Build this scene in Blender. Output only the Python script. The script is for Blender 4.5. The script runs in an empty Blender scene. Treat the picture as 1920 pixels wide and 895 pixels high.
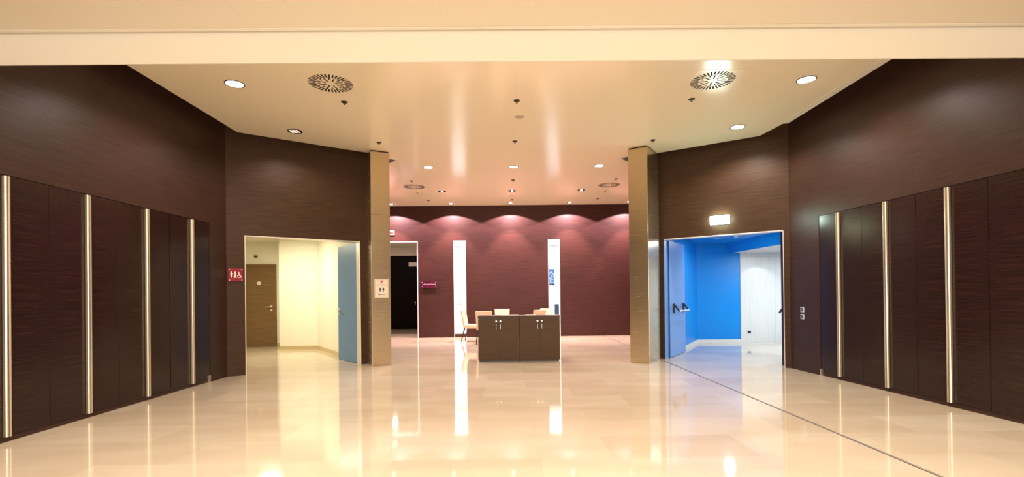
import bpy, bmesh, math, random
from mathutils import Vector, Matrix
random.seed(4)
S = bpy.context.scene
COL = S.collection

# ---------------------------------------------------------------- camera
EYE = 1.35
yaw, pitch, roll = 0.00866, 0.00473, -0.01157
cf = Vector((math.sin(yaw)*math.cos(pitch), math.cos(yaw)*math.cos(pitch), math.sin(pitch)))
cr0 = Vector((math.cos(yaw), -math.sin(yaw), 0)); cu0 = cr0.cross(cf)
cr = cr0*math.cos(roll) + cu0*math.sin(roll); cu = -cr0*math.sin(roll) + cu0*math.cos(roll)
cam = bpy.data.objects.new('camera', bpy.data.cameras.new('camera')); COL.objects.link(cam)
m = Matrix.Identity(4)
for i in range(3):
    m[i][0] = cr[i]; m[i][1] = cu[i]; m[i][2] = -cf[i]
m[2][3] = EYE
cam.matrix_world = m
cam.data.sensor_fit = 'HORIZONTAL'; cam.data.sensor_width = 36
cam.data.lens = 920/1920*36; cam.data.shift_y = (546.2-447.5)/1920
cam.data.clip_start = 0.05; cam.data.clip_end = 100
S.camera = cam

# ---------------------------------------------------------------- world, exposure, lights
S.view_settings.view_transform = 'Standard'; S.view_settings.look = 'None'
S.view_settings.exposure = 0.56; S.view_settings.gamma = 1; S.view_settings.use_curve_mapping = False
W = bpy.data.worlds.new('world'); S.world = W; W.use_nodes = True
W.node_tree.nodes['Background'].inputs[0].default_value = (1, .9, .78, 1)
W.node_tree.nodes['Background'].inputs[1].default_value = 1.0

WARM = (1, .905, .80); PINK = (1, .80, .86); COOL = (.86, .94, 1); YEL = (1, .93, .70)
def area(name, loc, sx, sy, power, color, rot=(0, 0, 0)):
    l = bpy.data.lights.new(name, 'AREA'); l.shape = 'RECTANGLE'; l.size = sx; l.size_y = sy
    l.energy = power; l.color = color
    o = bpy.data.objects.new(name, l); COL.objects.link(o); o.location = loc; o.rotation_euler = rot
    return o
def spot(name, loc, power, color, deg=130, blend=.6, r=.06, rot=(0, 0, 0)):
    l = bpy.data.lights.new(name, 'SPOT'); l.spot_size = math.radians(deg); l.spot_blend = blend
    l.energy = power; l.color = color; l.shadow_soft_size = r
    o = bpy.data.objects.new(name, l); COL.objects.link(o); o.location = loc; o.rotation_euler = rot
    return o
P_HALL, P_VIS, P_DIM = 106, 125, 45
area('rear_fill_light', (0.1, -5.7, 1.9), 8.5, 3.0, 330, (1, .90, .80), (math.radians(90), 0, 0))  # added fill light behind the camera; no glazing is built here
for yy in (2.9, .9, -1.4, -3.6):
    for xx in (-3.5, -1.1, 1.3, 3.8):
        spot('hall_fill_light', (xx, yy, 3.62), P_HALL, WARM, 150, .5, .09)  # added unseen fill spots over the near hall, without fittings
area('washroom_light', (-5.3, 10.9, 2.76), .35, .35, 55, YEL)
area('blue_room_light', (7.0, 10.9, 2.30), .2, .2, 62, COOL)
spot('blue_room_spot', (6.5, 12.4, 2.335), 7, COOL, 96, .12, .03)
area('blue_lobby_light', (4.9, 10.9, 2.57), .15, .15, 15, COOL)
area('office_light', (.2, 17.2, 3.185), 4.5, 2.4, 240, COOL)
area('corridor_light', (-4.0, 17.3, 3.15), .12, .12, 11, WARM)

# ---------------------------------------------------------------- materials
def mat(name, color=(.5, .5, .5), rough=.5, metal=0, emit=None, es=0, spec=.5):
    m = bpy.data.materials.new(name); m.use_nodes = True
    b = m.node_tree.nodes['Principled BSDF']
    b.inputs['Base Color'].default_value = (*color, 1); b.inputs['Roughness'].default_value = rough
    b.inputs['Metallic'].default_value = metal; b.inputs['Specular IOR Level'].default_value = spec
    if emit:
        b.inputs['Emission Color'].default_value = (*emit, 1); b.inputs['Emission Strength'].default_value = es
    return m
def nd(m, t, **kw):
    n = m.node_tree.nodes.new(t)
    for k, v in kw.items(): setattr(n, k, v)
    return n
def lk(m, a, b): m.node_tree.links.new(a, b)
def ramp(m, fac, stops):
    r = nd(m, 'ShaderNodeValToRGB'); e = r.color_ramp.elements
    while len(e) < len(stops): e.new(.5)
    for q, (p, c) in zip(e, stops): q.position = p; q.color = (*c, 1)
    lk(m, fac, r.inputs[0]); return r.outputs[0]
def noise(m, scale, vec=(1, 1, 1), detail=3, coord='Object'):
    tc = nd(m, 'ShaderNodeTexCoord'); mp = nd(m, 'ShaderNodeMapping'); mp.inputs['Scale'].default_value = vec
    lk(m, tc.outputs[coord], mp.inputs[0]); n = nd(m, 'ShaderNodeTexNoise')
    n.inputs['Scale'].default_value = scale; n.inputs['Detail'].default_value = detail
    lk(m, mp.outputs[0], n.inputs[0]); return n.outputs[0]
def B(m): return m.node_tree.nodes['Principled BSDF']

def wood(name, dark, light, rough=.34, spec=.5, streak=110):
    m = mat(name, light, rough, spec=spec)
    f = noise(m, 1.0, (2.6, 2.6, streak), 3)
    c = ramp(m, f, [(.22, dark), (.80, light)])
    lk(m, c, B(m).inputs['Base Color'])
    bp = nd(m, 'ShaderNodeBump'); bp.inputs['Strength'].default_value = .06; bp.inputs['Distance'].default_value = .004
    lk(m, f, bp.inputs['Height']); lk(m, bp.outputs[0], B(m).inputs['Normal'])
    return m
M_wood = wood('wenge_veneer', (.036, .018, .010), (.082, .042, .023), .46, .2)
M_side = wood('dark_wenge_veneer', (.030, .014, .010), (.066, .032, .022), .38, .25)
M_panel = wood('polished_dark_wenge', (.008, .003, .003), (.040, .016, .013), .21, .4)
M_back = wood('reddish_wenge_veneer', (.028, .008, .007), (.074, .024, .020), .5, .25)
M_cab = wood('cabinet_veneer', (.060, .032, .016), (.105, .058, .030), .42, .2)
M_door = wood('oak_brown_veneer', (.15, .085, .033), (.26, .155, .065), .5, .25)
M_black = wood('near_black_veneer', (.004, .0015, .0015), (.008, .003, .003), .5, .1)

M_floor = mat('polished_cream_marble', (.7, .55, .4), .05)
def floor_nodes(m):
    tc = nd(m, 'ShaderNodeTexCoord'); br = nd(m, 'ShaderNodeTexBrick')
    mp = nd(m, 'ShaderNodeMapping'); mp.inputs['Location'].default_value = (.35, .2, 0)
    lk(m, tc.outputs['Object'], mp.inputs[0]); lk(m, mp.outputs[0], br.inputs[0])
    br.inputs['Scale'].default_value = 1; br.inputs['Brick Width'].default_value = 1.2; br.inputs['Row Height'].default_value = .6
    br.inputs['Mortar Size'].default_value = .0015; br.inputs['Mortar Smooth'].default_value = .1
    br.inputs['Color1'].default_value = (.71, .60, .465, 1); br.inputs['Color2'].default_value = (.63, .51, .375, 1)
    br.inputs['Mortar'].default_value = (.60, .46, .33, 1); br.inputs['Bias'].default_value = -.1
    n = noise(m, 1.3, (1, 2.2, 1), 6)
    mx = nd(m, 'ShaderNodeMix', data_type='RGBA', blend_type='MULTIPLY'); mx.inputs[0].default_value = 1
    lk(m, br.outputs['Color'], mx.inputs[6])
    lk(m, ramp(m, n, [(.35, (.93, .91, .88)), (.65, (1, 1, 1))]), mx.inputs[7])
    lk(m, mx.outputs[2], B(m).inputs['Base Color'])
    n2 = noise(m, 6, (1, 1, 1), 3)
    mr = nd(m, 'ShaderNodeMapRange'); mr.inputs[3].default_value = .035; mr.inputs[4].default_value = .075
    lk(m, n2, mr.inputs[0]); lk(m, mr.outputs[0], B(m).inputs['Roughness'])
floor_nodes(M_floor)

def seam_lines(m, base, dark, ox, px, oy, py, w=.0025):
    tc = nd(m, 'ShaderNodeTexCoord'); sp = nd(m, 'ShaderNodeSeparateXYZ'); lk(m, tc.outputs['Object'], sp.inputs[0])
    def line(sock, off, per):
        a = nd(m, 'ShaderNodeMath', operation='ADD'); a.inputs[1].default_value = -off; lk(m, sock, a.inputs[0])
        p = nd(m, 'ShaderNodeMath', operation='PINGPONG'); p.inputs[1].default_value = per/2; lk(m, a.outputs[0], p.inputs[0])
        l = nd(m, 'ShaderNodeMath', operation='LESS_THAN'); l.inputs[1].default_value = w; lk(m, p.outputs[0], l.inputs[0])
        return l.outputs[0]
    # pingpong repeats over 2*scale, zero at the offset
    mxm = nd(m, 'ShaderNodeMath', operation='MAXIMUM'); lk(m, line(sp.outputs[0], ox, px), mxm.inputs[0]); lk(m, line(sp.outputs[1], oy, py), mxm.inputs[1])
    mx = nd(m, 'ShaderNodeMix', data_type='RGBA'); mx.inputs[6].default_value = (*base, 1); mx.inputs[7].default_value = (*dark, 1)
    lk(m, mxm.outputs[0], mx.inputs[0]); lk(m, mx.outputs[2], B(m).inputs['Base Color'])
M_ceil = mat('satin_cream_metal_ceiling', rough=.18)
seam_lines(M_ceil, (.93, .835, .625), (.88, .79, .575), .14, 1.24, 4.6, 1.23)
M_near = mat('cream_painted_ceiling', rough=.5)
seam_lines(M_near, (.76, .69, .57), (.70, .62, .48), -.52, 1.66, 4.6, 9.0, .002)
M_beam = mat('cream_painted_beam', (.80, .755, .655), .5)
M_cream = mat('cream_wall_paint', (.86, .82, .67), .5)
M_beige = mat('beige_stone_skirting', (.58, .45, .24), .35)
M_white = mat('white_wall_paint', (.85, .87, .9), .5)
M_wframe = mat('white_powder_coated_metal', (.82, .80, .84), .4)
M_edge = mat('satin_steel_edge', (.85, .78, .68), .35, .3)
M_steel = mat('brushed_stainless_steel', (.66, .54, .36), .26, .95)
def brushed(m, lo, hi):
    f = noise(m, 1, (3, 3, 260), 2)
    mr = nd(m, 'ShaderNodeMapRange'); mr.inputs[3].default_value = lo; mr.inputs[4].default_value = hi
    lk(m, f, mr.inputs[0]); lk(m, mr.outputs[0], B(m).inputs['Roughness'])
brushed(M_steel, .18, .32)
M_chrome = mat('polished_chrome', (.85, .82, .78), .18, 1)
M_bar = mat('satin_steel_bar', (.74, .63, .48), .38, .9)
M_blue = mat('bright_blue_paint', (.002, .26, .72), .4)
def scuffs(m):
    n = noise(m, 9, (1, 1, 1.6), 5)
    c = ramp(m, n, [(.70, (.002, .26, .72)), (.76, (.10, .42, .80))])
    lk(m, c, B(m).inputs['Base Color'])
scuffs(M_blue)
M_leafL = mat('slate_blue_door_paint', (.12, .24, .42), .4)
M_leafR = mat('pale_blue_door_paint', (.16, .36, .78), .35)
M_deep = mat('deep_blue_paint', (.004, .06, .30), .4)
M_stone = mat('pale_travertine', (.78, .76, .68), .35)
lk(M_stone, ramp(M_stone, noise(M_stone, 1, (14, 14, 1.2), 5), [(.25, (.74, .72, .63)), (.7, (.82, .80, .71))]), B(M_stone).inputs['Base Color'])
M_dark = mat('black_plastic_and_gap_shade', (.012, .012, .014), .4)  # also paints the shade behind the cabinet door gaps
M_shadow = mat('dark_cavity', (.035, .018, .010), .7)
M_grey = mat('grey_rubber_joint', (.03, .022, .02), .6)
M_uphol = mat('cream_leather', (.80, .62, .43), .55)
M_leg = mat('dark_stained_leg', (.03, .014, .012), .35)
M_red = mat('raspberry_red_acrylic', (.30, .025, .05), .2)
M_plum = mat('plum_acrylic', (.075, .006, .03), .25)
M_ink = mat('white_lettering', (.95, .85, .78), .5)
M_pink = mat('pink_lettering', (.85, .55, .62), .5)
M_paper = mat('white_paper', (.88, .80, .72), .6)
M_inkd = mat('black_print', (.03, .03, .04), .6)
M_inkg = mat('pale_grey_print', (.55, .48, .44), .6)
M_logo = mat('red_print', (.6, .08, .08), .5)
M_lamp = mat('lamp_glow', (1, 1, 1), .4, emit=(1, .93, .82), es=9)
M_lampdim = mat('lamp_reflector_glow', (.9, .8, .7), .3, emit=(1, .86, .70), es=.5)
M_refl = mat('dark_bronze_reflector', (.06, .035, .02), .25, .6)
M_exit = mat('lit_exit_panel', (.9, 1, .95), .4, emit=(.72, 1, .86), es=40)
M_exitg = mat('green_exit_print', (.1, .5, .35), .4, emit=(.12, .75, .5), es=1.3)
M_brass = mat('bronze_sprinkler_metal', (.07, .04, .025), .4, .6)
M_plate = mat('cream_diffuser_plate', (.92, .82, .62), .25)
M_disc = mat('grey_speaker_mesh', (.50, .40, .30), .7)
M_blind = mat('white_roller_blind', (.93, .94, .96), .6)
M_slate = mat('slate_fabric', (.10, .13, .22), .7)
M_gap = mat('grey_brown_gap_shade', (.085, .065, .07), .7)  # dark tone painted in for the shade of a ceiling gap
M_slot = mat('black_slot', (.012, .006, .004), .8)
M_gray = mat('grey_brochure', (.33, .27, .26), .4)
M_alarm = mat('alarm_red', (.8, .03, .03), .4, emit=(1, .05, .03), es=.25)
M_switch = mat('brushed_switch_plate', (.75, .72, .70), .3, .4)
M_swkey = mat('grey_switch_key', (.10, .12, .20), .3)
M_art = mat('blue_abstract_print', (.1, .2, .5), .5)
lk(M_art, ramp(M_art, noise(M_art, 7, (1, 1, 1), 5), [(.42, (.02, .05, .18)), (.5, (.25, .4, .7)), (.58, (.03, .08, .25))]), B(M_art).inputs['Base Color'])
def glass():
    m = bpy.data.materials.new('clear_glass'); m.use_nodes = True; t = m.node_tree; t.nodes.remove(B(m))
    tr = nd(m, 'ShaderNodeBsdfTransparent'); gl = nd(m, 'ShaderNodeBsdfGlossy'); gl.inputs['Roughness'].default_value = .02
    fr = nd(m, 'ShaderNodeFresnel'); fr.inputs[0].default_value = 1.12; mx = nd(m, 'ShaderNodeMixShader')
    lk(m, fr.outputs[0], mx.inputs[0]); lk(m, tr.outputs[0], mx.inputs[1]); lk(m, gl.outputs[0], mx.inputs[2])
    lk(m, mx.outputs[0], t.nodes['Material Output'].inputs[0]); return m
M_glass = glass()

# ---------------------------------------------------------------- mesh helpers
def bx(bm, x0, x1, y0, y1, z0, z1, mi=0):
    v = [bm.verts.new(p) for p in ((x0, y0, z0), (x1, y0, z0), (x1, y1, z0), (x0, y1, z0), (x0, y0, z1), (x1, y0, z1), (x1, y1, z1), (x0, y1, z1))]
    for f in ((3, 2, 1, 0), (4, 5, 6, 7), (0, 1, 5, 4), (1, 2, 6, 5), (2, 3, 7, 6), (3, 0, 4, 7)):
        bm.faces.new([v[i] for i in f]).material_index = mi
def prism(bm, pts, z0, z1, mi=0):
    lo = [bm.verts.new((x, y, z0)) for x, y in pts]; hi = [bm.verts.new((x, y, z1)) for x, y in pts]
    bm.faces.new(lo[::-1]).material_index = mi; bm.faces.new(hi).material_index = mi
    n = len(pts)
    for i in range(n): bm.faces.new((lo[i], lo[(i+1) % n], hi[(i+1) % n], hi[i])).material_index = mi
def slab(bm, a, b, z0, z1, t, mi=0):
    """vertical slab whose visible face runs a->b; thickness t goes to the left of a->b"""
    a = Vector(a); b = Vector(b); d = (b-a).normalized(); n = Vector((-d.y, d.x))*t
    prism(bm, [tuple(a), tuple(b), tuple(b+n), tuple(a+n)], z0, z1, mi)
def cyl(bm, p0, p1, r0, r1=None, seg=20, mi=0, cap=True):
    p0 = Vector(p0); p1 = Vector(p1); r1 = r0 if r1 is None else r1
    d = (p1-p0).normalized(); u = d.orthogonal().normalized(); w = d.cross(u)
    A = []; Bq = []
    for i in range(seg):
        t = 2*math.pi*i/seg; o = u*math.cos(t)+w*math.sin(t)
        A.append(bm.verts.new(p0+o*r0)); Bq.append(bm.verts.new(p1+o*r1))
    for i in range(seg):
        bm.faces.new((A[i], A[(i+1) % seg], Bq[(i+1) % seg], Bq[i])).material_index = mi
    if cap:
        bm.faces.new(A[::-1]).material_index = mi; bm.faces.new(Bq).material_index = mi
def ring(bm, c, ri, ro, z0, z1, seg=32, mi=0):
    R = []
    for r, z in ((ri, z0), (ro, z0), (ro, z1), (ri, z1)):
        R.append([bm.verts.new((c[0]+r*math.cos(2*math.pi*i/seg), c[1]+r*math.sin(2*math.pi*i/seg), z)) for i in range(seg)])
    for k in range(4):
        for i in range(seg):
            bm.faces.new((R[k][i], R[k][(i+1) % seg], R[(k+1) % 4][(i+1) % seg], R[(k+1) % 4][i])).material_index = mi
def obj(name, bm, m, parent=None, bevel=0, smooth=False):
    bmesh.ops.recalc_face_normals(bm, faces=bm.faces)
    me = bpy.data.meshes.new(name); bm.to_mesh(me); bm.free()
    for q in (m if isinstance(m, (list, tuple)) else [m]): me.materials.append(q)
    if smooth:
        for p in me.polygons: p.use_smooth = True
    o = bpy.data.objects.new(name, me); COL.objects.link(o)
    if parent: o.parent = parent
    if bevel:
        b = o.modifiers.new('bevel', 'BEVEL'); b.width = bevel; b.segments = 2; b.limit_method = 'ANGLE'
    if smooth:
        e = o.modifiers.new('edges', 'EDGE_SPLIT'); e.split_angle = math.radians(40)
    return o
def BM(): return bmesh.new()
def tag(o, label, cat, group=None, kind=None):
    o['label'] = label; o['category'] = cat
    if group: o['group'] = group
    if kind: o['kind'] = kind
    return o
def thing(name, label, cat, loc=(0, 0, 0), rz=0, group=None, kind=None):
    o = bpy.data.objects.new(name, None); COL.objects.link(o); o.location = loc; o.rotation_euler = (0, 0, rz)
    o.empty_display_size = .1
    return tag(o, label, cat, group, kind)
def struct(name, bm, m, label, cat, bevel=0):
    return tag(obj(name, bm, m, bevel=bevel), label, cat, kind='structure')
def copy_tree(root, loc, rz, label):
    r = root.copy(); COL.objects.link(r); r.location = loc; r.rotation_euler = (0, 0, rz); r['label'] = label
    for ch in list(root.children):
        c = ch.copy(); COL.objects.link(c); c.parent = r
        for g in list(ch.children):
            d = g.copy(); COL.objects.link(d); d.parent = c
    return r
def text(name, body, size, m, parent, loc, rot=(math.pi/2, 0, 0), shear=0, align='CENTER', ext=.0006):
    c = bpy.data.curves.new(name, 'FONT'); c.body = body; c.size = size; c.shear = shear; c.extrude = ext
    c.align_x = align; c.align_y = 'CENTER'; c.materials.append(m)
    t = bpy.data.objects.new(name, c); me = bpy.data.meshes.new_from_object(t); bpy.data.objects.remove(t); me.name = name
    o = bpy.data.objects.new(name, me); COL.objects.link(o); o.location = loc; o.rotation_euler = rot
    if parent: o.parent = parent
    return o

# ---------------------------------------------------------------- key plan points
CZ = 4.10; TOP = 4.45
XL = -4.74
RA = Vector((4.889, 8.503)); RB = Vector((5.058, 4.785)); rd = (RB-RA).normalized()
def rx(y): return RA.x + (RB.x-RA.x)*(y-RA.y)/(RB.y-RA.y)
LA, LB = (-4.74, 8.313), (-2.72, 9.722)          # left angled wall
def on(a, b, x):                                  # point of line a-b at x
    t = (x-a[0])/(b[0]-a[0]); return (x, a[1]+(b[1]-a[1])*t)
LJ0 = on(LA, LB, -4.515); LJ1 = on(LA, LB, -2.878)
QA, QB = (3.02, 9.90), (4.889, 8.448)             # right angled wall
QJ0 = on(QA, QB, 3.14); QJ1 = on(QA, QB, 4.815)

# ---------------------------------------------------------------- structure
bm = BM(); prism(bm, [(-8.3, -6.2), (9, -6.2), (9, 20.5), (-8.3, 20.5)], -.1, 0)
struct('floor', bm, M_floor, 'polished cream marble floor running through the whole lobby', 'floor')
# joint in the floor
def joint_x(y): return 3.085 - (y-3.5)*(3.085-2.985)/(15.25-3.5)
bm = BM()
for (o0, o1, mi) in ((-.013, -.003, 0), (-.003, .003, 1), (.003, .013, 0)):
    for (y0, y1) in ((-6, 9.6), (10.5, 15.28)):
        prism(bm, [(joint_x(y0)+o0, y0), (joint_x(y0)+o1, y0), (joint_x(y1)+o1, y1), (joint_x(y1)+o0, y1)], .0002, .0022, mi)
struct('trim_5', bm, [M_grey, M_edge], 'dark metal expansion joint running across the marble floor', 'floor joint')

# ceiling of the lobby
bm = BM()
prism(bm, [(-4.45, 4.52), (-4.49, 8.23), (-2.665, 9.50), (-2.86, 9.98), (-4.5, 12.7), (-4.5, 15.28), (4.5, 15.28), (4.5, 12.9), (3.0, 10.1),
           (2.93, 9.74), (4.51, 8.67), (4.57, 8.05), (4.645, 8.02), (4.60, 4.52)], CZ, CZ+.03)
struct('ceiling', bm, M_ceil, 'glossy cream metal panel ceiling floating clear of the dark walls', 'ceiling')
bm = BM(); prism(bm, [(4.47, 4.55), (4.595, 4.55), (4.64, 8.01), (4.545, 8.01)], CZ-.006, CZ)
struct('trim_1', bm, M_beam, 'narrow cream edge strip along the right side of the ceiling', 'ceiling trim')
bm = BM(); prism(bm, [(-8.3, 4.5), (9, 4.5), (9, 15.5), (-8.3, 15.5)], TOP, TOP+.1)
struct('ceiling_slab', bm, M_shadow, 'dark slab above the floating ceiling', 'ceiling')
# near ceiling and beam
bm = BM(); bx(bm, XL-.1, 5.6, -6.1, 4.222, 3.66, 3.76)
struct('ceiling_near', bm, M_near, 'lower cream plaster ceiling nearest the camera with fine panel joints', 'ceiling')
bm = BM(); bx(bm, XL-.02, 5.3, 4.227, 4.262, 3.652, 3.74)
struct('trim_2', bm, M_beam, 'slim cream lip between the near ceiling and the beam face', 'ceiling trim')
bm = BM(); bx(bm, XL-.02, rx(4.3)+.05, 4.30, 4.315, 3.392, TOP)
struct('beam', bm, M_beam, 'broad cream beam face crossing the top of the view', 'beam')

# left wall (upper, plinth, end post)
bm = BM()
bx(bm, XL-.16, XL-.055, -6.1, 8.5, 0, TOP)
bx(bm, XL-.055, XL, 4.12, 8.36, 2.53, TOP); bx(bm, XL-.055, XL, 7.855, 8.36, 0, 2.53)
bx(bm, XL-.055, XL, -6.1, 4.12, 0, TOP)
bx(bm, XL-.055, XL-.018, 4.12, 7.855, 0, .05)
struct('wall_left', bm, M_side, 'dark wood veneer wall above and around the left folding doors', 'wall')
# right wall in its own skewed direction, from the corner towards the camera
bm = BM()
def rp(s, off):                                  # s metres from the corner towards camera, off behind the face
    n = Vector((-rd.y, rd.x)); p = RA + rd*s + n*off; return (p.x, p.y)
def rslab(bm, s0, s1, z0, z1, o0, o1): prism(bm, [rp(s0, o0), rp(s1, o0), rp(s1, o1), rp(s0, o1)], z0, z1)
def rs(y): return (y-RA.y)/rd.y
rslab(bm, -.3, 14.8, 0, TOP, .055, .16)
rslab(bm, -.1, 14.8, 2.515, TOP, 0, .055)
rslab(bm, -.1, rs(7.708), 0, 2.515, 0, .055)
rslab(bm, rs(4.225), 14.8, 0, 2.515, 0, .055)
rslab(bm, rs(7.708), rs(4.225), 0, .05, .018, .055)
struct('wall_right', bm, M_side, 'dark wood veneer wall above and around the right folding doors', 'wall')
# wall behind the camera
bm = BM(); bx(bm, -5.1, 6.2, -6.2, -6.0, 0, 3.76)
struct('wall_rear', bm, M_cream, 'cream wall behind the viewer', 'wall')

# angled walls
def angled(name, A, J0, J1, E, label):
    bm = BM()
    slab(bm, A, J0, 0, TOP, .18); slab(bm, J1, E, 0, TOP, .18); slab(bm, J0, J1, 2.40, TOP, .18)
    # fine vertical joint over the doorway is a 2 mm proud batten of the same veneer
    return struct(name, bm, M_wood, label, 'wall')
angled('wall_front_left', LA, LJ0, LJ1, LB, 'brown wood veneer angled wall around the washroom doorway')
angled('wall_front_right', QA, QJ0, QJ1, QB, 'brown wood veneer angled wall around the blue doorway')
def portal(name, J0, J1, ms, wl, wr, label):
    bm = BM(); a = Vector(J0); b = Vector(J1); d = (b-a).normalized(); n = Vector((-d.y, d.x))
    a2 = a-n*.006; b2 = b-n*.006
    slab(bm, a2, a2+d*wl, 0, 2.40, .19, 1); slab(bm, b2-d*wr, b2, 0, 2.40, .19); slab(bm, a2, b2, 2.388, 2.402, .19)
    return struct(name, bm, ms, label, 'door frame')
portal('trim_3', LJ0, LJ1, [M_edge, M_edge], .012, .02, 'thin pale frame lining the washroom doorway')
portal('trim_4', QJ0, QJ1, [M_wframe, M_leafR], .012, .010, 'thin pale blue frame lining the blue doorway')
def vseam(name, A, Bp, x, z0, z1, label):
    p = Vector(on(A, Bp, x)); d = (Vector(Bp)-Vector(A)).normalized(); n = Vector((-d.y, d.x)); p = p - n*.0006
    bm = BM(); slab(bm, p-d*.0015, p+d*.0015, z0, z1, .002)
    return struct(name, bm, M_shadow, label, 'wall joint')
vseam('trim_6', LA, LB, -3.77, 2.42, 4.3, 'fine vertical veneer joint above the washroom doorway')
vseam('trim_7', QA, QB, 3.98, 2.84, 4.3, 'fine vertical veneer joint above the exit sign')

# hidden sides of the rear lobby
bm = BM()
for a, b in (((-4.45, 15.3), (-4.45, 12.8)), ((-4.45, 12.8), (-3.42, 11.3)), ((-3.42, 11.3), (-2.62, 9.9))): slab(bm, b, a, 0, TOP, .08)
struct('wall_lobby_left', bm, M_back, 'wood veneer side wall of the rear lobby behind the left column', 'wall')
bm = BM()
for a, b in (((2.78, 9.98), (4.5, 12.95)), ((4.5, 12.95), (4.5, 15.3))): slab(bm, b, a, 0, TOP, -.08)
struct('wall_lobby_right', bm, M_back, 'wood veneer side wall of the rear lobby behind the right column', 'wall')

# back wall with slit windows and doorway
YB = 15.3
bm = BM()
def bw(x0, x1, z0, z1): bx(bm, x0, x1, YB, YB+.24, z0, z1)
bw(-5.2, -4.0, 0, TOP); bw(-4.0, -2.80, 3.0, TOP); bw(-2.80, -1.68, 0, TOP); bw(-1.68, -1.295, 3.01, TOP)
bw(-1.295, 1.27, 0, TOP); bw(1.27, 1.635, 3.02, TOP); bw(1.635, 4.9, 0, TOP)
struct('wall_back', bm, M_back, 'reddish wood veneer back wall washed by ceiling spotlights', 'wall')
bm = BM()
for x in (-4.02, -2.215, .13, 1.98, 3.6):
    bx(bm, x-.0015, x+.0015, YB-.0008, YB, 3.03 if x > -.1 or x > -3 else 3.03, 4.3)
bx(bm, .1285, .1315, YB-.0008, YB, 0, 3.03)
struct('trim_8', bm, M_shadow, 'fine vertical veneer joints in the back wall', 'wall joint')
bm = BM(); bx(bm, -2.815, -2.79, YB-.012, YB+.25, 0, 3.0); bx(bm, -4.0, -2.79, YB-.012, YB+.25, 2.98, 3.012)
struct('trim_9', bm, M_wframe, 'thin white frame around the tall doorway in the back wall', 'door frame')
for i, (x0, x1, zt, lab) in enumerate(((-1.68, -1.295, 3.01, 'left'), (1.27, 1.635, 3.02, 'right'))):
    w = thing('window_%d' % (i+1), 'tall narrow slit window in the %s half of the back wall' % lab, 'window', (0, 0, 0), kind='structure')
    bm = BM(); t = .018
    bx(bm, x0, x0+t, YB-.01, YB+.25, 0, zt); bx(bm, x1-t, x1, YB-.01, YB+.25, 0, zt); bx(bm, x0+t, x1-t, YB-.01, YB+.25, zt-t, zt)
    obj('window_frame', bm, M_wframe, w)
    bm = BM(); bx(bm, x0+t, x1-t, YB+.02, YB+.20, 0, .10); obj('window_sill', bm, M_wood, w)
    bm = BM(); bx(bm, x0+t, x1-t, YB+.10, YB+.108, .10, zt-t); obj('pane', bm, M_glass, w)

# office behind
bm = BM()
bx(bm, -2.5, 4.4, 19.0, 19.1, 0, 3.3); bx(bm, -2.6, -2.5, YB+.24, 19.1, 0, 3.3); bx(bm, 4.4, 4.5, YB+.24, 19.1, 0, 3.3)
bx(bm, -2.6, 4.5, YB+.24, 19.1, 3.2, 3.3)
struct('wall_office', bm, M_white, 'bright white office walls seen through the slit windows', 'wall')
bm = BM(); bx(bm, -2.45, -1.2, 18.93, 18.96, .98, 2.95); cyl(bm, (-2.45, 18.94, 2.97), (-1.2, 18.94, 2.97), .03)
o = tag(obj('roller_blind', bm, M_blind), 'white roller blind behind the left slit window', 'blind')
r = thing('picture', 'blue abstract picture on the office wall behind the right slit window', 'picture', (1.40, 18.97, 2.0))
bm = BM(); bx(bm, -.4, .4, -.012, .012, -.29, .29); obj('canvas', bm, M_art, r)
bm = BM()
for a in ((-.42, .42, -.02, .02, -.33, -.29),): bx(bm, *a)
obj('bottom_rail', bm, M_dark, r)
# office desk and chair
dsk = thing('office_desk', 'pale office desk glimpsed behind the right slit window', 'desk', (2.2, 18.2, 0))
bm = BM(); bx(bm, -.8, .8, -.35, .35, .72, .75); obj('desk_top', bm, M_blind, dsk, .004)
for sx in (-.74, .74):
    bm = BM(); bx(bm, sx-.02, sx+.02, -.32, .32, 0, .72); obj('leg', bm, M_wframe, dsk, .004)
oc = thing('office_chair', 'dark slate office swivel chair glimpsed behind the right slit window', 'chair', (1.70, 17.3, 0), .5)
bm = BM()
for i in range(5):
    a = 2*math.pi*i/5; cyl(bm, (0, 0, .09), (.27*math.cos(a), .27*math.sin(a), .05), .018, .013, 10); cyl(bm, (.27*math.cos(a), .27*math.sin(a)-.015, .026), (.27*math.cos(a), .27*math.sin(a)+.015, .026), .026, None, 12)
obj('base', bm, M_dark, oc)
bm = BM(); cyl(bm, (0, 0, .09), (0, 0, .42), .022); obj('gas_lift', bm, M_dark, oc)
bm = BM(); bx(bm, -.23, .23, -.22, .22, .42, .50); obj('seat', bm, M_slate, oc, .03)
bm = BM(); bx(bm, -.22, .22, -.26, -.21, .56, .96); bx(bm, -.03, .03, -.255, -.23, .44, .6); obj('backrest', bm, M_slate, oc, .02)

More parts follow.
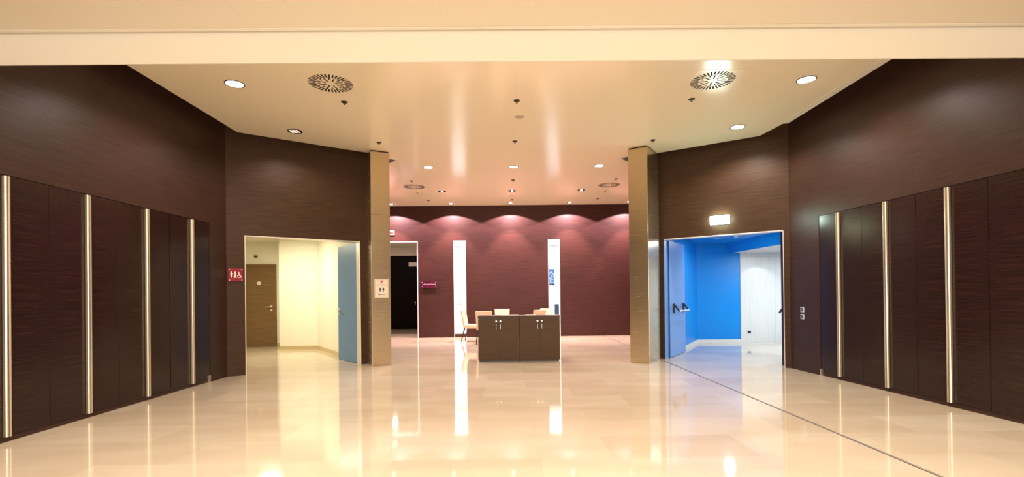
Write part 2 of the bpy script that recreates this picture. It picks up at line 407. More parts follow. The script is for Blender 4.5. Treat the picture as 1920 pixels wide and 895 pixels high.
# corridor behind the tall doorway
bm = BM()
bx(bm, -5.2, -2.7, 19.33, 19.45, 2.885, 3.3); bx(bm, -2.78, -2.7, YB+.24, 19.33, 0, 3.3); bx(bm, -5.2, -5.1, YB+.24, 19.33, 0, 3.3)
struct('wall_corridor', bm, M_beam, 'plaster wall at the end of the corridor behind the back wall', 'wall')
bm = BM(); bx(bm, -5.2, -2.7, YB+.24, 19.45, 3.2, 3.3); struct('ceiling_corridor', bm, M_beam, 'plain ceiling of the corridor behind the back wall', 'ceiling')
d = thing('door_1', 'almost black wooden door at the far end of the corridor', 'door', (0, 0, 0), kind='structure')
bm = BM(); bx(bm, -5.1, -2.78, 19.34, 19.42, 2.15, 2.885); bx(bm, -5.1, -4.62, 19.34, 19.42, 0, 2.15); bx(bm, -3.50, -2.78, 19.34, 19.42, 0, 2.15); bx(bm, -4.7, -3.4, 19.405, 19.42, 0, 2.2); obj('door_surround', bm, M_black, d)
bm = BM(); bx(bm, -4.618, -3.502, 19.345, 19.40, .004, 2.148); lf = obj('door_leaf', bm, M_black, d)
bm = BM(); cyl(bm, (-3.64, 19.34, 1.03), (-3.64, 19.28, 1.03), .012); bx(bm, -3.76, -3.63, 19.27, 19.29, 1.02, 1.04); bx(bm, -3.66, -3.62, 19.335, 19.35, .93, 1.08); obj('door_handle', bm, M_chrome, lf)
s = thing('emergency_light', 'small white emergency light box above the far dark corridor door', 'light', (-3.72, 19.335, 2.54))
bm = BM(); bx(bm, -.16, .16, -.05, 0, -.08, .08); obj('housing', bm, M_wframe, s, .008)
bm = BM(); bx(bm, -.14, .14, -.053, -.05, -.02, .05); obj('diffuser', bm, M_paper, s)

# fire alarm
fa = thing('fire_alarm', 'white and red fire alarm box above the tall corridor doorway', 'fire alarm', (-3.585, YB, 3.28))
bm = BM(); bx(bm, -.08, .08, -.035, 0, -.07, .07); obj('housing', bm, M_wframe, fa, .006)
bm = BM(); bx(bm, -.05, .05, -.045, -.035, -.04, .04); obj('red_lens', bm, M_alarm, fa, .004)

# ---------------------------------------------------------------- washroom lobby (left)
bm = BM()
pts = [(-2.98, 9.85), (-3.84, 11.07), (-4.83, 12.48), (-5.79, 12.48), (-5.79, 13.23), (-7.9, 13.23), (-7.9, 7.6), (-4.86, 7.6)]
for a, b in zip(pts, pts[1:]):
    if a == (-5.79, 12.48): a = (-5.79, 12.551)
    slab(bm, b, a, 0, 2.95, .07)
struct('wall_washroom', bm, M_cream, 'cream painted walls of the washroom lobby behind the left doorway', 'wall')
bm = BM(); prism(bm, [(-7.95, 7.5), (-4.95, 7.5), (-4.95, 8.45), (-4.6, 8.68), (-2.95, 9.85), (-3.84, 11.07), (-4.83, 12.48), (-5.79, 12.48), (-5.79, 13.23), (-7.95, 13.23)], 2.80, 2.86)
struct('ceiling_washroom', bm, M_cream, 'cream ceiling of the washroom lobby', 'ceiling')
bm = BM()
for a, b in (((-3.0, 9.87), (-3.84, 11.07)), ((-3.84, 11.07), (-4.83, 12.48)), ((-4.83, 12.48), (-5.79, 12.48)), ((-5.79, 13.23), (-6.19, 13.23))):
    slab(bm, b, a, 0, .085, -.014)
struct('baseboard_left', bm, M_beige, 'beige stone skirting around the washroom lobby', 'skirting')
d = thing('door_2', 'brown wooden washroom door with round emblem and chrome lever', 'door', (0, 0, 0), kind='structure')
bm = BM(); bx(bm, -6.27, -6.205, 13.18, 13.23, 0, 2.21); bx(bm, -7.19, -7.12, 13.18, 13.23, 0, 2.21); bx(bm, -7.12, -6.27, 13.18, 13.23, 2.14, 2.21); obj('door_frame', bm, M_door, d)
bm = BM(); bx(bm, -7.118, -6.272, 13.20, 13.226, .004, 2.136); lf = obj('door_leaf', bm, M_door, d)
bm = BM()
cyl(bm, (-6.33, 13.20, 1.075), (-6.33, 13.14, 1.075), .012); cyl(bm, (-6.33, 13.145, 1.075), (-6.47, 13.145, 1.055), .012, .010); cyl(bm, (-6.33, 13.20, 1.075), (-6.33, 13.19, 1.075), .026)
obj('door_handle', bm, M_chrome, lf, smooth=True)
bm = BM(); cyl(bm, (-6.33, 13.20, .975), (-6.33, 13.185, .975), .026); obj('thumb_turn', bm, M_chrome, lf)
bm = BM(); cyl(bm, (-6.66, 13.20, 1.70), (-6.66, 13.193, 1.70), .052, seg=28); em = obj('emblem', bm, M_ink, lf)
bm = BM(); cyl(bm, (-6.66, 13.193, 1.722), (-6.66, 13.191, 1.722), .008); prism(bm, [(-6.672, 13.191), (-6.648, 13.191), (-6.652, 13.193), (-6.668, 13.193)], 1.675, 1.712); obj('emblem_figure', bm, M_door, em)
bs = thing('ceiling_call_unit', 'small dark square unit on the cream wall above the washroom door', 'wall unit', (-6.75, 13.23, 2.42))
bm = BM(); bx(bm, -.055, .055, -.025, 0, -.04, .04); obj('housing', bm, M_inkg, bs, .004)
bm = BM(); bx(bm, -.035, .035, -.028, -.025, -.025, .025); obj('front_plate', bm, M_dark, bs)

# blue leaf of the washroom doorway
def leaf_door(name, hinge, tip, z1, t, m, medge, label):
    a = Vector(hinge); b = Vector(tip); L = (b-a).length; ang = math.atan2(b.y-a.y, b.x-a.x)
    r = thing(name, label, 'door', (a.x, a.y, 0), ang, kind='structure')
    bm = BM(); bx(bm, 0, L, min(0, t), max(0, t), .008, z1, 0)
    lf = obj('door_leaf', bm, [m, medge], r)
    for p in lf.data.polygons:
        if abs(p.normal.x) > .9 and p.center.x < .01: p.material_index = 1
    return r, lf, L
r, lf, L = leaf_door('door_3', (-2.956, 9.70), (-3.592, 10.416), 2.375, -.05, M_leafL, M_deep, 'slate blue door leaf standing open inside the washroom doorway')
bm = BM(); cyl(bm, (L-.07, 0, 1.06), (L-.07, .055, 1.06), .011); cyl(bm, (L-.07, .05, 1.06), (L-.20, .05, 1.06), .010)
cyl(bm, (L-.07, 0, 1.06), (L-.07, .01, 1.06), .026); obj('door_handle', bm, M_chrome, lf, smooth=True)
bm = BM(); cyl(bm, (L-.07, 0, .97), (L-.07, .012, .97), .025); obj('keyhole_rose', bm, M_chrome, lf)
bm = BM(); bx(bm, -.055, -.012, -.06, 0, 0, 2.37); obj('door_jamb', bm, M_deep, r)

# ---------------------------------------------------------------- blue room (right)
bm = BM()
for a, b in (((3.20, 10.08), (4.06, 11.30)), ((4.06, 11.30), (4.95, 12.80)), ((4.95, 12.80), (6.09, 12.80))): slab(bm, a, b, 0, 2.7, .07)
slab(bm, (8.4, 12.8), (8.4, 7.4), 0, 2.7, .07); slab(bm, (8.4, 7.4), (5.25, 7.4), 0, 2.7, .07)
struct('wall_blue_room', bm, M_blue, 'bright blue painted walls behind the right doorway', 'wall')
bm = BM(); prism(bm, [(3.25, 10.02), (4.95, 8.68), (5.2, 8.5), (5.2, 7.3), (8.4, 7.3), (8.4, 12.8), (4.95, 12.8)], 2.60, 2.66)
struct('ceiling_blue_room', bm, M_blue, 'bright blue ceiling of the room behind the right doorway', 'ceiling')
bm = BM()   # downstand: slanted blue face running along the room
ya, yb = 8.9, 12.79
v = [bm.verts.new(p) for p in ((5.80, ya, 2.6), (5.98, ya, 2.345), (8.35, ya, 2.345), (8.35, ya, 2.6), (5.70, yb, 2.6), (5.87, yb, 2.345), (8.35, yb, 2.345), (8.35, yb, 2.6))]
for f in ((0, 1, 2, 3), (4, 5, 6, 7), (0, 1, 5, 4), (1, 2, 6, 5), (2, 3, 7, 6), (3, 0, 4, 7)):
    q = bm.faces.new([v[i] for i in f]); q.material_index = 1 if f == (1, 2, 6, 5) else 0
struct('beam_blue_room', bm, [M_blue, M_stone], 'blue bulkhead with a slanted face under the blue ceiling', 'beam')
bm = BM(); bx(bm, 6.09, 8.4, 12.785, 12.87, 0, 2.7)
struct('wall_stone', bm, M_stone, 'pale travertine wall panels beside the blue wall', 'wall')
bm = BM(); bx(bm, 6.11, 8.4, 12.783, 12.785, 2.235, 2.242); bx(bm, 7.0, 7.004, 12.783, 12.785, 0, 2.235)
struct('trim_10', bm, M_inkg, 'fine joints between the travertine panels', 'wall joint')
bm = BM(); slab(bm, (3.95, 11.14), (4.06, 11.30), 0, .085, -.014); slab(bm, (4.06, 11.30), (4.95, 12.80), 0, .085, -.014); slab(bm, (4.95, 12.80), (6.09, 12.80), 0, .085, -.014)
struct('baseboard_right', bm, M_stone, 'cream stone skirting under the blue walls', 'skirting')
def panic_bar(lf, s0, s1, side):
    pb = []
    for s in (s0, s1):
        bm = BM(); y0, y1 = sorted((0, side*.03)); bx(bm, s-.022, s+.022, y0, y1, .90, 1.10)
        v0 = (s+.0, side*.028, 1.07); cyl(bm, v0, (s+.035, side*.115, .935), .020, .016, 12)
        pb.append(obj('push_bar_bracket', bm, M_dark, lf, .004))
    bm = BM(); cyl(bm, (s0+.03, side*.112, .945), (s1+.05, side*.112, .945), .018, seg=16); obj('push_bar', bm, M_wframe, lf, smooth=True)
r, lf, L = leaf_door('door_4', (3.281, 9.924), (3.935, 10.869), 2.385, .06, M_leafR, M_deep, 'pale blue door leaf with black and white push bar, open at the left')
panic_bar(lf, .26, .98, -1)
r, lf, L = leaf_door('door_5', (4.98, 8.74), (5.5, 9.61), 2.36, -.05, M_leafR, M_deep, 'open blue door leaf mostly hidden behind the right jamb of the blue doorway')
panic_bar(lf, .12, .8, 1)
so = thing('wall_socket', 'small dark socket low on the travertine wall', 'socket', (6.30, 12.785, .27))
bm = BM(); bx(bm, -.06, .06, -.010, 0, -.04, .04); obj('cover_plate', bm, M_switch, so, .003)
bm = BM(); bx(bm, -.04, .04, -.013, -.010, -.025, .025); obj('insert', bm, M_dark, so)
sl = thing('ceiling_slot_light', 'small slot light in the blue ceiling', 'ceiling light', (5.05, 11.5, 2.6), .5)
bm = BM(); bx(bm, -.02, .02, -.2, .2, -.012, 0); obj('housing', bm, M_wframe, sl)
bm = BM(); bx(bm, -.008, .008, -.19, .19, -.014, -.012); obj('louvre', bm, M_dark, sl)
sm = thing('smoke_detector', 'white smoke detector on the blue ceiling', 'smoke detector', (5.2, 11.1, 2.6))
bm = BM(); cyl(bm, (0, 0, -.02), (0, 0, 0), .045, .05, 24); obj('base', bm, M_wframe, sm)
bm = BM(); cyl(bm, (0, 0, -.04), (0, 0, -.02), .025, .038, 24); obj('sensor', bm, M_wframe, sm)

# ---------------------------------------------------------------- columns
def column(a, b, label, back):
    """front face from a to b, sides run back"""
    a = Vector(a); b = Vector(b); d = (b-a).normalized(); n = Vector((-d.y, d.x)); Lc = (b-a).length
    c = thing('steel_column', label, 'column', (a.x, a.y, 0), math.atan2(d.y, d.x), 'steel clad columns', 'structure')
    g = .004
    bm = BM(); bx(bm, 0, Lc, 0, back, 0, 2.878); obj('lower_cladding', bm, M_steel, c, .003)
    bm = BM(); bx(bm, 0, Lc, 0, back, 2.882, 4.075); obj('upper_cladding', bm, M_steel, c, .003)
    bm = BM(); bx(bm, .006, Lc-.006, .006, back-.006, 2.878, 2.882); bx(bm, .012, Lc-.012, .012, back-.012, 4.075, 4.099); obj('shadow_gap', bm, M_shadow, c)
    return c
column((-2.568, 9.283), (-2.249, 9.448), 'left stainless steel clad column carrying a paper toilets notice', .66)
column((2.33, 9.36), (2.64, 9.155), 'right stainless steel clad column without a notice', .70)

# ---------------------------------------------------------------- folding doors with full height pull bars
def folding_door(w, h, label, grp):
    r = thing('folding_door', label, 'door', (0, 0, 0), 0, grp)
    # local: x along wall, face at y=0 looking to -y
    g = .002; z0, z1 = .055, h
    for s in (-1, 1):
        bm = BM(); x0, x1 = sorted((s*g, s*(w/2-g))); bx(bm, x0, x1, 0, .034, z0, z1); lf = obj('door_leaf', bm, M_panel, r, .0015)
        bm = BM()
        # half bar: a D shaped profile standing off the leaf
        prof = [(s*.003, .0), (s*.022, .0), (s*.027, -.008), (s*.027, -.030), (s*.021, -.039), (s*.011, -.042), (s*.003, -.036)]
        prism(bm, [(x, y) for x, y in prof], z0+.0, h-.012)
        obj('pull_bar', bm, M_bar, lf)
    return r
LG, RG = 'folding doors along the left wall', 'folding doors along the right wall'
first = folding_door(.904, 2.526, '', LG)
ys = [4.67, 5.575, 6.48, 7.398]
names = ['left wall folding door nearest the camera, cut by the photo edge', 'second folding door from the camera on the left wall', 'third folding door from the camera on the left wall, before the last', 'left wall folding door next to the washroom corner']
for i, (y, nm) in enumerate(zip(ys, names)):
    if i == 0: o = first; o.location = (XL-.006, y, 0); o.rotation_euler = (0, 0, math.pi/2); o['label'] = nm
    else: o = copy_tree(first, (XL-.006, y, 0), math.pi/2, nm)
    # end of the row: floor bolt
    if i == 3:
        bm = BM(); bx(bm, .408, .430, -.022, .010, .001, .105); obj('floor_bolt', bm, M_bar, o)
firstR = folding_door(.866, 2.512, '', RG)
ysR = [7.272, 6.404, 5.535, 4.666]
namesR = ['right wall folding door next to the light switches', 'second folding door from the blue doorway on the right wall', 'third folding door from the blue doorway on the right wall', 'right wall folding door nearest the camera, its pull bar outside the photo']
angR = math.atan2(rd.y, rd.x)
for i, (y, nm) in enumerate(zip(ysR, namesR)):
    p = rp(rs(y), .006)
    if i == 0: o = firstR; o.location = (p[0], p[1], 0); o.rotation_euler = (0, 0, angR); o['label'] = nm
    else: o = copy_tree(firstR, (p[0], p[1], 0), angR, nm)
    if i == 3:
        bm = BM(); bx(bm, -.430, -.408, -.022, .010, .001, .105); obj('floor_bolt', bm, M_bar, firstR)

# ---------------------------------------------------------------- light switches on the right wall
for z, lab in ((1.024, 'upper of the two square light switches on the right wall'), (.908, 'lower of the two square light switches on the right wall')):
    p = rp(rs(8.13), 0)
    s = thing('light_switch', lab, 'light switch', (p[0], p[1], z), angR, 'light switches on the right wall')
    bm = BM(); bx(bm, -.045, .045, -.010, 0, -.045, .045); obj('cover_plate', bm, M_switch, s, .004)
    bm = BM(); bx(bm, -.026, .026, -.013, -.010, -.030, .030); obj('rocker', bm, M_swkey, s, .002)

# ---------------------------------------------------------------- exit sign
dq = (Vector(QB)-Vector(QA)).normalized(); aq = math.atan2(dq.y, dq.x); pq = on(QA, QB, 3.995)
ex = thing('exit_sign', 'glowing white exit sign box above the blue doorway', 'exit sign', (pq[0], pq[1], 2.675), aq)
bm = BM(); bx(bm, -.175, .175, -.03, 0, -.085, .085); obj('housing', bm, M_wframe, ex, .004)
bm = BM(); bx(bm, -.168, .168, -.07, -.03, -.08, .08); obj('lit_panel', bm, M_exit, ex, .004)
bm = BM(); bx(bm, .128, .134, -.072, -.07, -.06, .07); obj('printed_line', bm, M_exitg, ex)
gl = bpy.data.lights.new('exit_sign_light', 'POINT'); gl.energy = 2.5; gl.color = (.75, 1, .82); gl.shadow_soft_size = .03
go = bpy.data.objects.new('exit_sign_light', gl); COL.objects.link(go)
go.location = (pq[0]+dq.y*.14, pq[1]-dq.x*.14, 2.675)

# ---------------------------------------------------------------- signs
dl = (Vector(LB)-Vector(LA)).normalized(); al = math.atan2(dl.y, dl.x); pl = on(LA, LB, -4.632)
ts = thing('toilet_sign', 'raspberry red sign with man, woman and wheelchair symbols beside the washroom doorway', 'sign', (pl[0], pl[1], 1.722), al)
bm = BM(); bx(bm, -.108, .112, -.022, -.014, -.108, .108); pt = obj('plate', bm, M_red, ts, .001)
for sx in (-.09, .094):
    for sz in (-.09, .09):
        bm = BM(); cyl(bm, (sx, 0, sz), (sx, -.026, sz), .009, seg=14); obj('standoff', bm, M_bar, ts)
def flat(bm, pts, y0=-.0235, y1=-.022):     # extrude an outline given in x,z
    a = [bm.verts.new((x, y0, z)) for x, z in pts]; b = [bm.verts.new((x, y1, z)) for x, z in pts]
    bm.faces.new(a); bm.faces.new(b[::-1]); n = len(pts)
    for i in range(n): bm.faces.new((a[i], a[(i+1) % n], b[(i+1) % n], b[i]))
def disc(bm, x, z, r, seg=16): flat(bm, [(x+r*math.cos(2*math.pi*i/seg), z+r*math.sin(2*math.pi*i/seg)) for i in range(seg)])
bm = BM(); disc(bm, -.058, .040, .012); flat(bm, [(-.078, .026), (-.038, .026), (-.044, -.01), (-.052, -.05), (-.064, -.05), (-.072, -.01)]); obj('man_symbol', bm, M_ink, ts)
bm = BM(); disc(bm, -.006, .040, .012); flat(bm, [(-.016, .026), (.004, .026), (.002, 0), (.016, -.05), (-.028, -.05), (-.014, 0)]); obj('woman_symbol', bm, M_ink, ts)
bm = BM(); disc(bm, .052, .034, .010); flat(bm, [(.045, .022), (.057, .022), (.060, -.008), (.078, -.008), (.090, -.040), (.096, -.036), (.096, -.044), (.084, -.048), (.071, -.018), (.048, -.018)])
ang = [math.radians(t) for t in range(130, 350, 12)]
flat(bm, [(.058+.032*math.cos(t), -.022+.030*math.sin(t)) for t in ang] + [(.058+.025*math.cos(t), -.022+.023*math.sin(t)) for t in reversed(ang)])
obj('wheelchair_symbol', bm, M_ink, ts)

bz = thing('business_centre_sign', 'small plum coloured sign reading e-Business Centre beside the tall doorway', 'sign', (-2.445, YB, 1.655))
bm = BM(); bx(bm, -.235, .235, -.045, -.035, -.105, .105); obj('plate', bm, M_plum, bz, .001)
for sx in (-.21, .21):
    for sz in (-.06, .07):
        bm = BM(); cyl(bm, (sx, 0, sz), (sx, -.05, sz), .012, seg=12); obj('standoff', bm, M_pink, bz)
text('lettering', 'e-Business Centre', .056, M_pink, bz, (0, -.0465, .012), shear=.25)

cd = (Vector((-2.249, 9.448))-Vector((-2.568, 9.283))).normalized()
pc = Vector((-2.568, 9.283))+cd*.187
nt = thing('toilets_notice', 'framed paper toilets notice with arrow pointing left on the steel column', 'notice', (pc.x, pc.y, 1.473), math.atan2(cd.y, cd.x))
bm = BM(); bx(bm, -.132, .132, -.008, 0, -.178, .178); obj('holder', bm, mat('clear_cream_acrylic', (.80, .68, .52), .15), nt, .002)
bm = BM(); bx(bm, -.108, .108, -.0095, -.008, -.158, .158); obj('paper', bm, M_paper, nt)
def nflat(bm, pts): flat(bm, pts, -.0105, -.0095)
bm = BM(); nflat(bm, [(-.022, .100), (.022, .100), (.022, .150), (-.022, .150)]); lg = obj('red_logo', bm, M_logo, nt)
bm = BM(); flat(bm, [(-.016, .116), (.016, .116), (.016, .121), (-.016, .121)], -.0112, -.0105); obj('logo_line', bm, M_paper, lg)
text('lettering', 'TOILETS', .046, M_inkg, nt, (0, -.0102, .062))
for sx in (-.030, .030):
    bm = BM(); k = [(sx+.009*math.cos(t*math.pi/6), .010+.009*math.sin(t*math.pi/6)) for t in range(12)]
    nflat(bm, k); nflat(bm, [(sx-.018, -.004), (sx-.010, -.001), (sx+.010, -.001), (sx+.018, -.004), (sx+.015, -.028), (sx+.008, -.034), (sx+.007, -.068), (sx-.007, -.068), (sx-.008, -.034), (sx-.015, -.028)])
    obj('figure_symbol', bm, M_inkd, nt)
bm = BM(); nflat(bm, [(-.068, -.115), (-.040, -.100), (-.040, -.111), (.070, -.111), (.070, -.119), (-.040, -.119), (-.040, -.130)]); obj('arrow', bm, M_inkd, nt)

# ---------------------------------------------------------------- cabinets
def cabinet(x0, label):
    w = .806
    c = thing('cabinet', label, 'cabinet', (x0, 9.74, 0), 0, 'low cabinets standing side by side')
    bm = BM(); bx(bm, .02, w-.02, .03, .56, 0, .025); obj('plinth', bm, M_dark, c)
    bm = BM(); bx(bm, 0, w, .02, .575, .025, .845); bo = obj('body', bm, [M_cab, M_dark], c, .001)
    for p in bo.data.polygons: p.material_index = 1 if p.normal.y < -.9 else 0  # body front painted dark so the gaps between the doors look shaded
    bm = BM(); bx(bm, -.004, w+.004, -.004, .585, .857, .905); obj('top', bm, M_cab, c, .002)
    bm = BM(); bx(bm, .012, w-.012, .01, .57, .845, .857); obj('shadow_gap', bm, M_dark, c)
    for s in (0, 1):
        a, b = (.002, w/2-.004) if s == 0 else (w/2+.004, w-.002)
        bm = BM(); bx(bm, a, b, 0, .019, .028, .845); dr = obj('door', bm, M_cab, c, .001)
        hx = w/2 + (-.042 if s == 0 else .042)
        bm = BM(); cyl(bm, (hx, 0, .800), (hx, -.018, .800), .015, seg=18); obj('lock_knob', bm, M_chrome, dr, smooth=True)
        bm = BM(); cyl(bm, (hx, -.025, .745), (hx, -.025, .645), .006, seg=12)
        for z in (.735, .655): cyl(bm, (hx, 0, z), (hx, -.025, z), .004, seg=10)
        obj('handle', bm, M_chrome, dr, smooth=True)
    return c
cabinet(-.598, 'left dark wood low cabinet with two doors beside the cream chairs')
cabinet(.222, 'right dark wood low cabinet with two doors')
def leaflet(name, x, y, w, d, h, m, label, rz=0):
    r = thing(name, label, 'brochure', (x, y, .905), rz, 'brochures on the cabinets')
    bm = BM(); bx(bm, -w/2, w/2, -d/2, d/2, .0005, h); obj('pages', bm, M_paper, r)
    bm = BM(); bx(bm, -w/2-.002, w/2+.002, -d/2-.002, d/2+.002, h, h+.0015); obj('cover', bm, m, r)
leaflet('brochure', -.03, 9.90, .22, .16, .004, M_gray, 'dark grey brochure leftmost on the cabinet tops', .05)
leaflet('brochure', .11, 10.06, .20, .20, .012, M_gray, 'grey brochure in the middle of the row on the cabinet tops', -.1)
leaflet('brochure', .45, 10.0, .20, .26, .008, M_paper, 'white paper stack rightmost on the cabinet tops', .03)

# ---------------------------------------------------------------- chairs
def chair(label):
    r = thing('dining_chair', label, 'chair', (0, 0, 0), 0, 'cream chairs behind the cabinets')
    # faces +y locally; backrest at y=-.21
    bm = BM(); bx(bm, -.22, .22, -.20, .23, .375, .475); obj('seat', bm, M_uphol, r, .018)
    bm = BM()
    v = [bm.verts.new(p) for p in ((-.20, -.235, .375), (.20, -.235, .375), (.20, -.175, .375), (-.20, -.175, .375), (-.225, -.315, .885), (.225, -.315, .885), (.225, -.275, .885), (-.225, -.275, .885))]
    for f in ((3, 2, 1, 0), (4, 5, 6, 7), (0, 1, 5, 4), (1, 2, 6, 5), (2, 3, 7, 6), (3, 0, 4, 7)): bm.faces.new([v[i] for i in f])
    obj('backrest', bm, M_uphol, r, .012)
    for sx in (-1, 1):
        for sy, fy in ((-1, -.30), (1, .215)):
            bm = BM(); cyl(bm, (sx*.185, -.20 if sy < 0 else .19, .385), (sx*.20, fy, 0), .021, .012, 12); obj('leg', bm, M_leg, r, smooth=True)
    return r
c1 = chair('cream chair seen in profile left of the cabinets'); c1.location = (-1.0, 14.05, 0); c1.rotation_euler = (0, 0, math.radians(-101))
copy_tree(c1, (-.61, 13.33, 0), math.radians(-8), 'cream chair with its back to the camera behind the left cabinet')
copy_tree(c1, (-.175, 14.50, 0), math.radians(180), 'pale cream chair facing the camera behind the left cabinet')
copy_tree(c1, (.70, 13.75, 0), math.radians(38), 'cream chair with its back half turned behind the right cabinet')
copy_tree(c1, (.975, 14.62, 0), math.radians(140), 'rearmost cream chair behind the right cabinet near the slit window')

# ---------------------------------------------------------------- ceiling fittings
def downlight(x, y, lit, label):
    r = thing('downlight', label, 'downlight', (x, y, CZ), 0, 'recessed downlights in the cream ceiling')
    R = .118 if y < 9 else .105
    bm = BM(); ring(bm, (0, 0), R-.013, R, -.008, 0, 40); obj('trim_ring', bm, M_refl, r)
    if lit:
        bm = BM(); cyl(bm, (0, 0, -.006), (0, 0, -.001), R-.008, seg=40); obj('lamp', bm, M_lamp, r)
        spot('downlight_light', (x, y, CZ-.04), P_VIS if y < 9 else P_VIS*.6, WARM, 150, .5, .08)
    else:
        bm = BM(); cyl(bm, (0, 0, -.004), (0, 0, -.001), R-.008, seg=40); obj('reflector', bm, M_refl, r)
        bm = BM()
        for k, wd in ((-.058, .018), (-.005, .022), (.048, .014)) if y < 9 else ((0, .022),):
            bx(bm, k-wd, k+wd, -.07, .075, -.0075, -.004)
        obj('lamp_tube', bm, M_lampdim if y < 9 else M_lamp, r)
        spot('downlight_light', (x, y, CZ-.04), P_DIM, WARM, 150, .5, .08)
for a in ((-3.493, 6.35, 1, 'large lit downlight at the front left of the ceiling'), (3.929, 6.356, 1, 'large lit downlight at the front right of the ceiling'),
          (-3.517, 8.199, 0, 'dim downlight with visible louvres above the washroom wall'), (3.884, 8.178, 1, 'lit downlight above the blue doorway wall'),
          (-1.688, 10.617, 1, 'left of the three bright downlights past the columns'), (.158, 10.63, 1, 'middle of the three bright downlights past the columns'), (2.01, 10.616, 1, 'right of the three bright downlights past the columns'),
          (-1.722, 13.11, 0, 'left of the three dark downlights near the back wall'), (.145, 13.12, 0, 'middle of the three dark downlights near the back wall'), (2.002, 13.11, 0, 'right of the three dark downlights near the back wall')):
    downlight(*a)
def washer(x, label):
    r = thing('wall_washer', label, 'spotlight', (x, 14.88, CZ), 0, 'square wall washers along the back wall')
    bm = BM()
    for a in ((-.11, -.09, -.11, .11), (.09, .11, -.11, .11), (-.09, .09, -.11, -.09), (-.09, .09, .09, .11)): bx(bm, a[0], a[1], a[2], a[3], -.008, 0)
    obj('frame', bm, M_wframe, r)
    bm = BM(); bx(bm, -.09, .09, -.09, .09, -.004, -.001); obj('reflector', bm, M_refl, r)
    bm = BM(); cyl(bm, (0, 0, -.008), (0, 0, -.004), .05, seg=20); obj('lamp', bm, M_lamp, r)
    spot('wall_washer_light', (x, 14.72, CZ-.03), 270, PINK, 132, .10, .012)
    spot('wall_washer_beam', (x, 14.72, CZ-.03), 330, (1, .62, .54), 74, .45, .012, (math.radians(4), 0, 0))
for x, lab in ((-3.50, 'wall washer half hidden by the left column'), (-1.70, 'wall washer above the left slit window'), (.11, 'wall washer at the middle of the back wall'), (1.91, 'wall washer above the right slit window'), (3.72, 'wall washer hidden behind the right column')):
    washer(x, lab)
def diffuser(x, y, label):
    r = thing('air_diffuser', label, 'air vent', (x, y, CZ), 0, 'swirl air diffusers in the ceiling')
    bm = BM(); bx(bm, -.31, .31, -.33, .33, -.004, 0); obj('plate', bm, M_plate, r)
    bm = BM()
    def slot(a, r0, r1, w):
        d = Vector((math.cos(a), math.sin(a))); n = Vector((-d.y, d.x))*w/2
        prism(bm, [tuple(d*r0+n), tuple(d*r1+n), tuple(d*r1-n), tuple(d*r0-n)], -.0055, -.004)
    N = 36
    for i in range(N):
        a = 2*math.pi*(i+.5)/N; slot(a, .185 if i % 4 else .165, .278, .021)
    for i in range(16):
        a = 2*math.pi*(i+.5)/16; slot(a, .06 if i % 2 else .125, .165, .018)
    obj('slots', bm, M_slot, r)
for a in ((-2.263, 6.365, 'large round slotted air diffuser at the front left of the ceiling'), (2.703, 6.366, 'large round slotted air diffuser at the front right of the ceiling'),
          (-2.35, 12.52, 'far left slotted air diffuser near the back wall'), (2.625, 12.52, 'far right slotted air diffuser near the back wall')):
    diffuser(*a)
def sprinkler(label):
    r = thing('sprinkler', label, 'sprinkler', (0, 0, CZ), 0, 'sprinkler heads in the ceiling')
    bm = BM(); cyl(bm, (0, 0, -.010), (0, 0, 0), .040, .048, 24); obj('rosette', bm, M_brass, r)
    bm = BM(); cyl(bm, (0, 0, -.02), (0, 0, -.010), .007, .009, 10)
    for s in (-1, 1): cyl(bm, (s*.008, 0, -.010), (s*.009, 0, -.022), .003, seg=8); cyl(bm, (s*.009, 0, -.022), (0, 0, -.036), .003, seg=8)
    cyl(bm, (0, 0, -.040), (0, 0, -.036), .014, seg=16); obj('head', bm, M_brass, r)
    return r
rows = ((6.98, 'front'), (8.85, 'second'), (11.87, 'third'), (14.34, 'rear')); cols = ((-2.29, 'left'), (.16, 'middle'), (2.66, 'right'))
sp0 = None
for y, rn in rows:
    for x, cn in cols:
        lab = '%s sprinkler head of the %s row in the ceiling' % (cn, rn)
        if sp0 is None: sp0 = sprinkler(lab); sp0.location = (x, y, CZ)
        else: copy_tree(sp0, (x, y, CZ), 0, lab)
sk = thing('ceiling_speaker', 'flat round grey speaker disc in the middle of the ceiling', 'speaker', (.214, 7.62, CZ))
bm = BM(); ring(bm, (0, 0), .075, .088, -.006, 0, 36); obj('rim', bm, M_plate, sk)
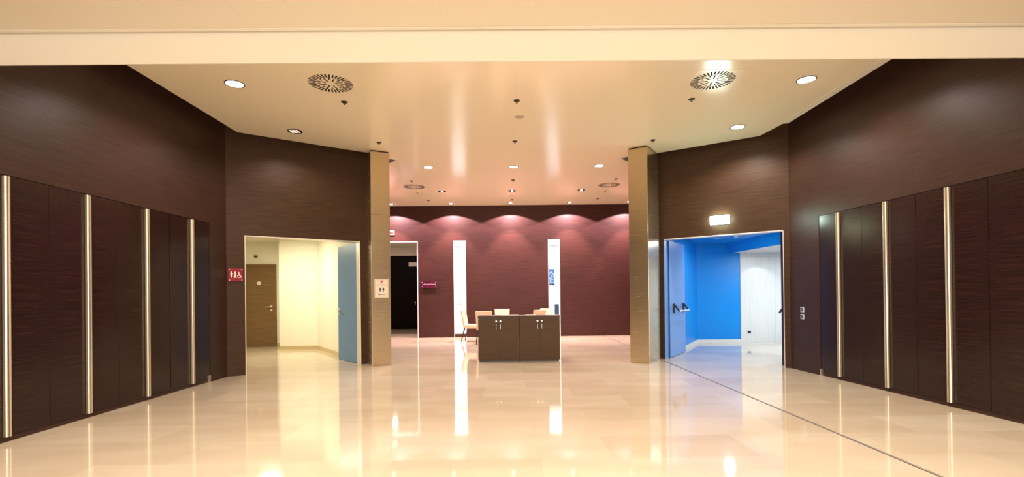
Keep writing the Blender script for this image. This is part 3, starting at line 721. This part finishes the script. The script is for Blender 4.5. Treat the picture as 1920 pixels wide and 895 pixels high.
bm = BM(); cyl(bm, (0, 0, -.004), (0, 0, -.001), .075, seg=36); obj('mesh_and_gap_face', bm, M_disc, sk)
sk = thing('ceiling_hatch', 'small flat round cover plate before the middle wall washer', 'cover plate', (.136, 13.81, CZ))
bm = BM(); cyl(bm, (0, 0, -.004), (0, 0, 0), .08, seg=32); obj('cover', bm, M_disc, sk)
for x, y, lab in ((-2.383, 13.15, 'smoke detector behind the far left air diffuser'), (2.644, 13.17, 'smoke detector behind the far right air diffuser')):
    s = thing('smoke_detector', lab, 'smoke detector', (x, y, CZ), 0, 'smoke detectors by the far diffusers')
    bm = BM(); cyl(bm, (0, 0, -.025), (0, 0, 0), .045, .055, 24); obj('base', bm, M_plate, s)
    bm = BM(); cyl(bm, (0, 0, -.06), (0, 0, -.025), .022, .035, 24); obj('sensor', bm, M_disc, s)
def gap(x, y, ang, lab):  # flat dark panel standing in for a shaded gap in the ceiling
    g = thing('ceiling_gap_panel', lab, 'ceiling grille', (x, y, CZ), ang, 'dark ceiling gaps behind the columns')
    bm = BM()
    for a in ((-.34, 0, -.012, 0), (-.34, 0, .30, .312), (-.012, 0, 0, .30), (-.34, -.328, 0, .30)): bx(bm, a[0], a[1], a[2], a[3], -.008, 0)
    obj('frame', bm, M_beam, g)
    bm = BM(); bx(bm, -.328, -.012, 0, .30, -.004, -.001); obj('mesh_and_gap_face', bm, M_gap, g)
gap(-2.235, 9.995, math.radians(36), 'dark ceiling grille drawn as a flat panel behind the left column')
g = thing('ceiling_gap_panel', 'dark ceiling grille drawn as a flat panel behind the right column', 'ceiling grille', (2.335, 10.03, CZ), math.radians(-40), 'dark ceiling gaps behind the columns')  # mirrored dark panel painted for the gap on this side
bm = BM()
for a in ((0, .34, -.012, 0), (0, .34, .30, .312), (0, .012, 0, .30), (.328, .34, 0, .30)): bx(bm, a[0], a[1], a[2], a[3], -.008, 0)
obj('frame', bm, M_beam, g)
bm = BM(); bx(bm, .012, .328, 0, .30, -.004, -.001); obj('mesh_and_gap_face', bm, M_gap, g)
